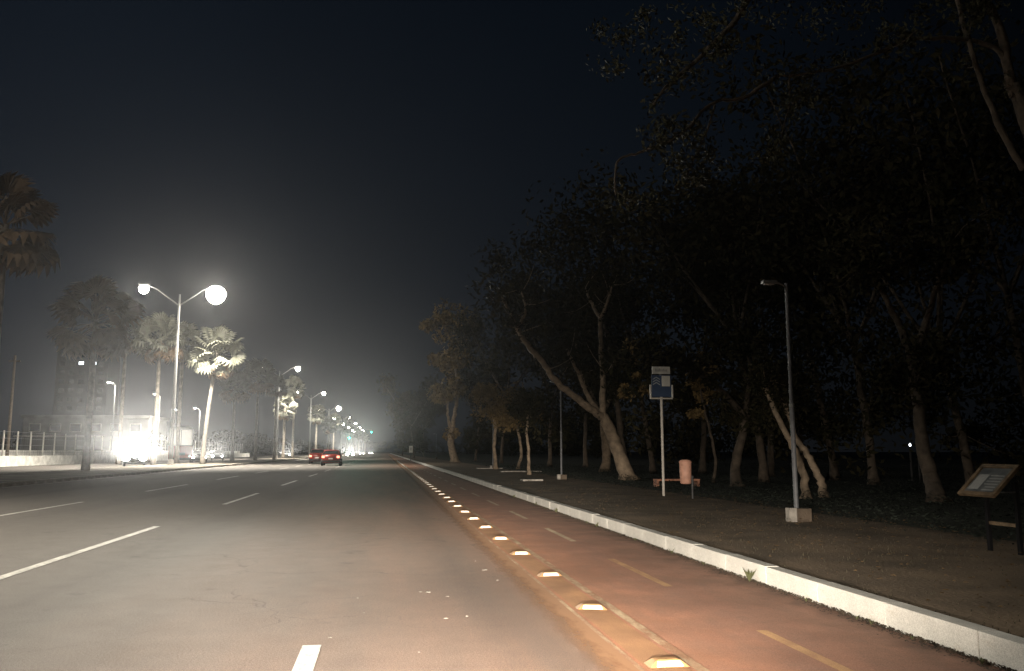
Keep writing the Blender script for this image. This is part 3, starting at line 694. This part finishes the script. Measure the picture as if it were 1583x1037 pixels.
# ------------------------------------------------------------------ street lamps
LC = (1.0, .93, .80)
def street_lamp(y, label, i_big, pr=1.0, pl=.35, rad=.3, x=-18.75, H=15.35):
    t = thing('street_lamp', label, 'street lamp', (x, y, .13), 0, 'double-armed street lamps along the median')
    b = MB(); b.tube([(0, 0, -.1), (0, 0, 5), (0, 0, H-1.2), (0, 0, H)], [.17, .14, .09, .07], 12); b.build('pole', M['steel'], t, True)
    MB().tube([(0, 0, -.05), (0, 0, .5)], [.3, .22], 12).build('base', M['concrete'], t)
    for s, pw in ((1, pr), (-1, pl)):
        b = MB(); b.tube([(s*.05, 0, H-1.0), (s*1.2, 0, H-.15), (s*2.0, 0, H+.45), (s*2.8, 0, H+.75)], [.055, .05, .045, .04], 8); b.build('arm', M['steel'], t, True)
        hd = MB().box(min(s*2.65, s*3.6), max(s*2.65, s*3.6), -.2, .2, H+.74, H+.9, .04).build('lamp_head', M['steel'], t)
        b = MB(); k_ = .85 if (i_big and s > 0) else (.42 if y < 250 else .75)  # glass enlarged so its glowing shape stands in for lens bloom
        b.tube([(s*3.15, 0, H+.735), (s*3.15, 0, H+.735-.2*k_), (s*3.15, 0, H+.735-.55*k_), (s*3.15, 0, H+.735-.95*k_), (s*3.15, 0, H+.735-1.35*k_), (s*3.15, 0, H+.735-1.65*k_), (s*3.15, 0, H+.735-1.8*k_)], [k_*.6, k_*.82, k_, k_, k_*.82, k_*.5, k_*.15], 20); b.build('lamp_glass', M['lamp'], hd, True)
        bulb('lamp_light', (s*3.15, 0, H-.95-rad), LAMP*pw*.11, LC, rad, t)
        spot('lamp_light', (s*3.15, 0, H-.95-rad), (s*3.15+(-.6 if s > 0 else -1.0), 0, 0), LAMP*pw*1.6, 128, .6, LC, rad, t)
        # added narrow spot from each head at the camera, for a haze halo
        if 20 < y < 700: spot('lamp_halo_spot', (s*3.15, -1.45, H-.1), (18.75, -y, 1.3), (75000 if i_big else 20000)*pw, 9, 1.0, LC, rad, t)
    return t
ys = [8, 79, 153, 218, 288, 370, 450, 520, 590, 632]
ll = ['double-armed street lamp level with the camera, out of view to the left', 'nearest tall double-armed street lamp with the largest glare, between the palms', 'second street lamp along the median, glowing above the tall bright palm',
      'third street lamp along the median, just past the bright palm', 'fourth street lamp along the median from the camera', 'fifth street lamp along the median, above the green signal']+['sixth', 'seventh', 'eighth', 'ninth']
for i, y in enumerate(ys):
    street_lamp(y, ll[i] if i < 6 else ll[i]+' street lamp of the median row, in the far cluster of lights', i == 1, 1.0 if i != 1 else 1.5, .25 if i > 1 else .55, .3 if i != 1 else .5)
def roadside_lamp(px, py, d, label, pw=.2, rad=.14, s=1):
    q = P(px, py, d); t = thing('roadside_lamp', label, 'street lamp', (q.x+s*.9, d, 0), 0, 'smaller lamps beyond the opposite road')
    h = q.z
    MB().tube([(0, 0, -.1), (0, 0, h-.3)], [.10, .06], 10).build('pole', M['steel'], t, True)
    MB().tube([(0, 0, h-.3), (-s*.3, 0, h+.05), (-s*.8, 0, h+.15)], .04, 8).build('arm', M['steel'], t, True)
    hd = MB().box(min(-s*.65, -s*1.2), max(-s*.65, -s*1.2), -.15, .15, h+.12, h+.22, .03).build('lamp_head', M['steel'], t)
    MB().tube([(-s*.9, 0, h+.115), (-s*.9, 0, h+.05)], [.2, .12], 10).build('lamp_glass', M['lamp'], hd, True)
    bulb('lamp_light', (-s*.9, -.0, h+.04-rad), LAMP*pw, LC, rad, t)
roadside_lamp(168, 592, 120, 'small street lamp above the low grey building behind the fence', .22, .3)
roadside_lamp(239, 610, 150, 'small street lamp just left of the tall lamp pole', .18, .28)
roadside_lamp(301, 632, 150, 'small street lamp above the bus, left of the lit palm trunk', .18, .28)
roadside_lamp(268, 634, 150, 'small street lamp immediately right of the tall lamp pole', .25, .25)

# ------------------------------------------------------------------ palms
def frond_mesh(name, m, L=1.0, seg=16, droop=.25):
    """one fan leaf: stalk along +X, folded blades in a fan"""
    v = []; f = []
    pl_ = 1.12*L
    n0 = 0; pet = [Vector((0, 0, 0)), Vector((pl_*.5, 0, .05)), Vector((pl_, 0, 0))]
    for i, p in enumerate(pet):
        w = .035-.008*i
        v += [p+Vector((0, -w, 0)), p+Vector((0, w, 0)), p+Vector((0, 0, -w))]
    for i in range(2):
        a = i*3
        f += [(a, a+1, a+4, a+3), (a+1, a+2, a+5, a+4), (a+2, a, a+3, a+5)]
    c = Vector((pl_, 0, 0)); R_ = .88*L
    for k in range(seg):
        a = -2.15+4.3*(k+.5)/seg; da = 4.3/seg*.5
        rr = R_*(1-.22*abs(a)/2.15)*random.uniform(.92, 1.05)
        for s in (-1, 1):
            i0 = len(v)
            mid = Vector((math.cos(a)*rr*.78, math.sin(a)*rr*.78, -.03-.10*abs(math.sin(a))*L))
            edge = Vector((math.cos(a+s*da)*rr*.80, math.sin(a+s*da)*rr*.80, -.09-.10*abs(math.sin(a))*L))
            tip = Vector((math.cos(a)*rr, math.sin(a)*rr, -droop*L-.14*abs(math.sin(a))*L+random.uniform(-.05, .05)))
            v += [c, c+mid, c+tip, c+edge]
            f.append((i0, i0+1, i0+2, i0+3))
    me = bpy.data.meshes.new(name); me.from_pydata([tuple(q) for q in v], [], f); me.materials.append(m)
    return me
FM = [frond_mesh('frond', M['frond'], .92, 16, .18), frond_mesh('frond', M['frond'], .92, 16, .35), frond_mesh('frond', M['frond'], 1.0, 14, .5)]
M['frond_brown'] = mat('brownish_palm_frond', (.13, .085, .05), .7, .35, 1.5)
FB = [frond_mesh('frond', M['frond_brown'], .95, 16, q) for q in (.2, .4, .5)]
FD = [frond_mesh('frond', M['frond_dry'], 1.0, 12, .5)]
def palm(px, d, ch, cr_, label, nf=34, dry=.12, x=None, lean=0.0, tr=.2, spread=1.0):
    """ch: crown centre height"""
    if x is None: x = P(px, HY, d).x
    FU = FB if dry > .3 and d < 100 else FM
    t = thing('fan_palm', label, 'palm tree', (x, d, .1), 0, 'fan palms along the median')
    b = MB(); k = 26
    path = [Vector((lean*(i/k)**1.6, .0, ch*i/k-.1)) for i in range(k+1)]
    rad = [tr*(1.35-.35*min(1, i/4)) * (1-.25*i/k)*(1+.06*(i % 2)) for i in range(k+1)]
    b.tube(path, rad, 12); b.build('trunk', M['palm_bark'], t, True)
    top = path[-1]
    for i in range(nf):
        g = (i+.5)/nf
        el = math.radians(80-130*g**.95)+random.uniform(-.28, .28); az = i*2.399+random.uniform(-.3, .3)
        drydry = g > 1-dry
        me = random.choice(FD if drydry else (FU[:2] if g < .6 else FU[1:]))
        o = bpy.data.objects.new('frond', me); COL.objects.link(o); o.parent = t
        s = cr_/2.0*random.uniform(.88, 1.1)*(1 if el > -.5 else .85)
        o.location = top+Vector((0, 0, .15-.5*g*cr_/2))
        o.rotation_euler = (random.uniform(-.9, .9), -el, az); o.scale = (s*spread, s*spread, s)
    return t
palm(-22, 35, 10.2, 2.3, 'palm at the left edge with only the tips of its brown fronds in view', 30, .4)
palm(134, 56, 9.6, 3.0, 'dark brownish palm left of the nearest street lamp, its trunk before the white wall', 30, .4)
palm(184, 92, 13.8, 2.5, 'dim palm with glinting leaves between the dark brown palm and the lamp pole', 28, .2)
palm(238, 88, 12.6, 2.9, 'palm just left of the tall lamp pole with loose ragged fronds', 40, .15)
palm(274, 92, 12.6, 2.5, 'smaller ragged palm half hidden by the tall lamp pole', 30, .1)
palm(314, 85, 10.9, 3.1, 'brightly lit fan palm right of the nearest street lamp', 46, .08, lean=.9)
palm(359, 112, 9.6, 2.5, 'dark palm right of the bright fan palm', 34, .3)
palm(395, 122, 11.8, 2.8, 'dark palm in front of the second street lamp', 34, .25)
palm(424, 130, 11.0, 2.1, 'slim dark palm left of the pale lit trunk', 28, .25)
palm(438, 157, 9.4, 2.7, 'pale-trunked palm lit from above, lower of the pair at the second lamp', 40, .05, tr=.26)
palm(452, 161, 13.2, 2.5, 'taller palm directly below the second street lamp', 40, .05)
palm(488, 226, 11.0, 2.9, 'lit palm between the second and third street lamps', 40, .05, tr=.26)
palm(515, 296, 11.4, 3.4, 'pale lit palm below the fourth street lamp', 34, .05, tr=.26)
palm(508, 262, 9.0, 3.0, 'dim palm left of the fourth lamp palm', 30, .1)
for i, (px, d) in enumerate(((536, 335), (546, 410), (554, 480), (560, 550), (564, 610))):
    palm(px, d, 11.5, 3.8, ('first', 'second', 'third', 'fourth', 'fifth')[i]+' glaring palm of the far row under the distant street lamps', 24, 0, tr=.3)

# ------------------------------------------------------------------ vehicles
def wheel(t, x, y, r=.32):
    s = 1 if x > 0 else -1
    w = MB(); w.tube([(x-.10*s, y, r), (x-.09*s, y, r), (x+.09*s, y, r), (x+.1*s, y, r)], [r*.9, r, r, r*.9], 18)
    o = w.build('wheel', M['rubber'], t, False)
    MB().tube([(x+.101*s, y, r), (x+.112*s, y, r)], [r*.62, r*.5], 14).build('rim', M['rim'], o)
def car(label, x, y, rz, paint, lit='tail', group=None, beam=1.0, body_h=1.47, suv=0.0):
    t = thing('car', label, 'car', (x, y, 0), rz, group)
    H = body_h+suv
    prof = [(-1.95, .26), (-2.07, .45), (-2.08, .68), (-2.02, .97+suv*.6), (-1.93, 1.03+suv*.6), (-1.52, H-.05), (-1.2, H), (.15, H-.01), (.35, H-.06), (1.02, 1.0+suv*.5), (1.5, .93+suv*.4), (1.93, .8+suv*.3), (2.06, .62), (2.06, .4), (1.95, .24)]
    def hw(z, y_): 
        w = .86 if z < .98+suv*.5 else .86-(z-.98-suv*.5)*.50
        return w-(.10*max(0, abs(y_)-1.6)/.45)
    b = MB()
    Lr = [b.bm.verts.new((-hw(z, yy), yy, z)) for yy, z in prof]; Rr = [b.bm.verts.new((hw(z, yy), yy, z)) for yy, z in prof]
    n_ = len(prof)
    for i in range(n_): b.bm.faces.new((Lr[i], Lr[(i+1) % n_], Rr[(i+1) % n_], Rr[i]))
    b.bm.faces.new(Lr); b.bm.faces.new(Rr[::-1])
    bmesh.ops.bevel(b.bm, geom=b.bm.edges[:], offset=.035, segments=2, affect='EDGES')
    b.build('body', M[paint], t, True)
    def pane(name, y0, z0, y1, z1, w0, w1, off):
        q = MB(); nrm = Vector((0, -(z1-z0), (y1-y0))).normalized()
        if nrm.y*off < 0: nrm = -nrm
        o_ = nrm*.012
        q.quad(Vector((-w0, y0, z0))+o_, Vector((w0, y0, z0))+o_, Vector((w1, y1, z1))+o_, Vector((-w1, y1, z1))+o_)
        r = bmesh.ops.extrude_face_region(q.bm, geom=q.bm.faces[:])
        for g in r['geom']:
            if isinstance(g, bmesh.types.BMVert): g.co -= nrm*.008
        return q.build(name, M['glass'], t)
    pane('rear_window', -1.90, 1.08+suv*.6, -1.56, H-.10, .70, .58, -1)
    pane('windscreen', .98, 1.04+suv*.5, .40, H-.09, .74, .60, 1)
    for s in (-1, 1):
        q = MB(); z0, z1 = 1.04+suv*.5, H-.10
        for (ya, yb, yc, yd) in ((-1.45, -.55, -.55, -1.3), (-.47, .80, .25, -.47)):
            pts = [Vector((s*(hw(z0, 0)+.006), ya, z0)), Vector((s*(hw(z0, 0)+.006), yb, z0)), Vector((s*(hw(z1, 0)+.006), yc, z1)), Vector((s*(hw(z1, 0)+.006), yd, z1))]
            q.quad(*pts)
        q.build('side_window', M['glass'], t)
        MB().box(min(s*.88, s*1.0), max(s*.88, s*1.0), .72, .86, .98, 1.1, .02).build('mirror', M[paint], t)
        MB().box(s*.68-.13, s*.68+.13, -2.10, -2.02, .72, .92, .02).build('tail_light', M['tail' if lit == 'tail' else 'lens_off'], t)
        hl = MB(); hl.tube([(s*.66, 2.0, .64+suv*.3), (s*.66, 2.075, .64+suv*.3)], [.13 if beam < 4 else .32, .10 if beam < 4 else .29], 16)  # lens discs of strong-beam cars enlarged so their glow spreads like glare
        hl.build('headlight', M['head' if lit == 'head' else 'glass'], t)
        for yy in (-1.28, 1.3): wheel(t, s*.80, yy)
        if lit == 'head':
            l = spot('beam', (s*.66, 2.14, .64+suv*.3), (s*.66, 3.14, .64+suv*.3+.030), beam*110000, 6.5, 1.0, (1, .95, .86), .09 if beam < 4 else .28, t); l.scale = (1, .6, 1)
    MB().box(-.78, .78, -2.115, -2.07, .33, .50, .02).build('rear_bumper', M['rubber'], t)
    MB().box(-.2, .2, -2.12, -2.09, .60, .72).build('number_plate', M['plate'], t)
    MB().box(-.55, .55, 2.05, 2.085, .36, .50, .01).build('grille', M['rubber'], t)
    return t
car('red hatchback seen from behind in the middle lane, right of the pair', P(513, 718, 82).x, 82, 0, 'carred', 'tail', 'cars driving away')
car('red car seen from behind, left of the pair of red cars', P(492, 714, 96).x, 96, 0, 'carred', 'tail', 'cars driving away', suv=.12)
g_ = 'oncoming cars with dazzling headlights'
def face(x, y, tx=0.0, ty=0.0): return math.atan2(-(tx-x), ty-y)
def oncoming(px, d, label, beam=1, paint='cardark', suv=0, aim=.5):
    x = P(px, HY+10, d).x
    rz = PI+(math.atan2(-(0-x), -(d))-PI if 0 else 0)
    ang = math.atan2(x, d)      # turning this much would point the car at the camera
    t = car(label, x, d, PI-(-ang)*aim*-1 if 0 else PI-ang*aim, paint, 'head', g_, beam, suv=suv)
    return t
oncoming(208, 80, 'oncoming car hidden behind the largest headlight glare on the left', 8, 'cardark', .5, 1)
oncoming(308, 104, 'oncoming car with two bright headlights at the foot of the lit palm', 2.0, 'cardark', 0, 1)
oncoming(336, 130, 'oncoming car with small headlights right of the pair at the palm', 1.0, 'carsilver', 0, 1)
oncoming(443, 190, 'oncoming car glaring at the foot of the second street lamp', 2, 'carwhite', 0, 1)
oncoming(541, 225, 'oncoming car with a tall glare under the green signal', 5.5, 'cardark', 0, 1)
oncoming(559, 330, 'small distant oncoming car just right of the tall glare', 1, 'carsilver', 0, 1)
oncoming(573, 420, 'far oncoming car left of the end of the cycle lane', 1, 'carwhite', 0, 1)
# bus
x = P(279, HY, 100).x
t = thing('bus', 'red and white bus facing the camera behind the tall lamp pole', 'bus', (x, 100, 0), PI-math.atan2(x, 100))
MB().box(-1.27, 1.27, -7, 0, .35, 1.95, .08).build('lower_body', M['carred'], t)
MB().box(-1.26, 1.26, -6.98, -.02, 1.96, 4.05, .3).build('upper_body', M['carwhite'], t)
ws = MB().box(-1.10, 1.10, -.05, .02, 2.05, 3.75, .03).build('windscreen', mat('glowing_windscreen_glass', (.3, .3, .28), .2, .2, 2, emit=(1, .93, .80), estr=.42), t)  # weak emission in the glass stands in for light on the windscreen
MB().box(-.03, .03, .021, .035, 2.06, 3.73).build('divider', M['rubber'], ws)
MB().box(-.5, .5, .0, .05, .9, 1.2, .01).build('grille', M['rubber'], t)
MB().box(-1.2, 1.2, .0, .1, .36, .6, .02).build('bumper', M['rubber'], t)
for s in (-1, 1):
    MB().tube([(s*.95, -.03, .8), (s*.95, .06, .8)], [.14, .12], 12).build('headlight', M['lampoff'], t)
    MB().tube([(s*1.28, .0, 2.9), (s*1.5, .25, 2.8), (s*1.5, .28, 2.5)], .04, 6).build('mirror', M['rubber'], t)
    for k in range(4): MB().box(min(s*1.262, s*1.275), max(s*1.262, s*1.275), -6.4+k*1.5, -5.1+k*1.5, 2.2, 3.4).build('side_window', M['glass'], t)
    for yy in (-1.6, -5.4): wheel(t, s*1.15, yy, .5)

# ------------------------------------------------------------------ traffic signals
def signal(px, py, d, label, pw, armx=2.2):
    q = P(px, py, d); t = thing('traffic_light', label, 'traffic light', (q.x-armx, d, .1), 0, 'green traffic lights at the far crossing')
    z = q.z-.1
    MB().tube([(0, 0, -.1), (0, 0, z+.9)], .09, 10).build('pole', M['dark_steel'], t)
    MB().tube([(0, 0, z+.8), (armx, .15, z+.95)], .06, 8).build('arm', M['dark_steel'], t)
    h = MB().box(armx-.2, armx+.2, -.0, .2, z-.25, z+1.0, .03).build('housing', M['dark_steel'], t)
    for i, m in enumerate(('green', 'lens_off', 'lens_off')):
        MB().tube([(armx, -.03, z+.38*i), (armx, .0, z+.38*i)], [.14, .15], 14).build('lens', M[m], h)
    bulb('signal_light', (armx, -.2, z), pw*.06, (.0, 1.0, .55), .14, t)
    spot('signal_halo_spot', (armx, -.2, z), (-q.x+armx, -d, 5.5), pw*5, 7, 1.0, (.0, 1.0, .6), .14, t)  # extra narrow spot toward the camera, added for the green halo
signal(540, 677, 228, 'green traffic light right above the tallest distant headlight glare', 5200)
signal(574, 668, 300, 'green traffic light hanging over the road farther right', 3000, 3.0)

# ------------------------------------------------------------------ wall, fence, buildings on the left
w = thing('roadside_wall', 'long low white wall along the far side of the opposite road', 'wall', (-33.6, 60, 0))
for k in range(30):
    MB().box(-.12, .12, k*6+.008-20, k*6+5.992-20, -.1, .92+random.uniform(-.01, .01), .012).build('wall_panel', M['whitewall'], w)
fr = thing('fence', 'tall wire fence with slim posts on top of the white wall', 'fence', (-33.9, 40, 0))
fp = MB().box(-.05, .05, -.05, .05, -.1, 3.2, .01).build('post', M['pale_post'], fr)
for k in range(1, 58):
    o = fp.copy(); COL.objects.link(o); o.parent = fr; o.location = (0, 3*k, random.uniform(-.03, .03)); o.rotation_euler = (random.uniform(-.02, .02), 0, 0)
b = MB()
for z in (1.2, 1.9, 2.5, 3.1): b.tube([(.06, 0, z), (.06, 171, z)], .012, 4)
for k in range(340): b.tube([(.06, k*.5+.1, .9), (.06, k*.5+.1, 3.1)], .006, 3, False)
o = b.build('wire_mesh', M['steel'], fr); o['kind'] = 'stuff'
w = thing('backing_wall', 'higher pale wall standing behind the wire fence', 'wall', (-36, 40, 0))
for k in range(20): MB().box(-.1, .1, k*9+.01, k*9+8.99, -.1, 1.45, .01).build('wall_panel', M['whitewall'], w)
q = P(73, 705, 83); t = thing('utility_pole', 'bare dark pole standing by the fence at the far left', 'pole', (-34.3, 84, 0))
MB().tube([(0, 0, -.1), (0, 0, 10.2)], [.16, .1], 10).build('shaft', M['brown_concrete'], t)
MB().box(-.5, .5, -.05, .05, 9.6, 9.72).build('crossarm', M['brown_concrete'], t)
# low building
t = thing('low_building', 'low flat-roofed grey building behind the fence with a pale canopy edge', 'building', (-50, 152, 0))
MB().box(-10, 10, 0, 12, -.1, 6.9).build('wall', M['greywall'], t)
MB().box(-10.3, 10.3, -.4, 12.3, 6.9, 7.4, .05).build('roof', M['greywall'], t)
MB().box(-10.5, 3.0, -2.2, -.01, 3.7, 3.95, .03).build('canopy', M['concrete'], t)
for k in range(6):
    f_ = MB().box(-9+k*3.2, -7.2+k*3.2, -.05, -.005, 4.6, 6.0).build('window', M['concrete'], t)
    MB().box(-8.9+k*3.2, -7.3+k*3.2, -.07, -.052, 4.7, 5.9).build('pane', M['glass'], f_)
# tower with roof lights
t = thing('apartment_tower', 'dim tall apartment block beyond the palms with two small lights near its top', 'building', (P(118, HY, 330).x, 330, 0))
MB().box(-9, 9, 0, 14, -.1, 40).build('wall', mat('tower_render', (.018, .018, .018), .9, .2, .3), t)
for r in range(11):
    for k in range(5):
        f_ = MB().box(-7.8+k*3.4, -6.0+k*3.4, -.06, -.005, 3+r*3.3, 4.6+r*3.3).build('window', M['glass'], t)
for xx in (-1.2, 3.2): MB().box(xx, xx+1.6, -.1, -.062, 33.2, 34.3).build('lit_window', M['window_lit'], t)
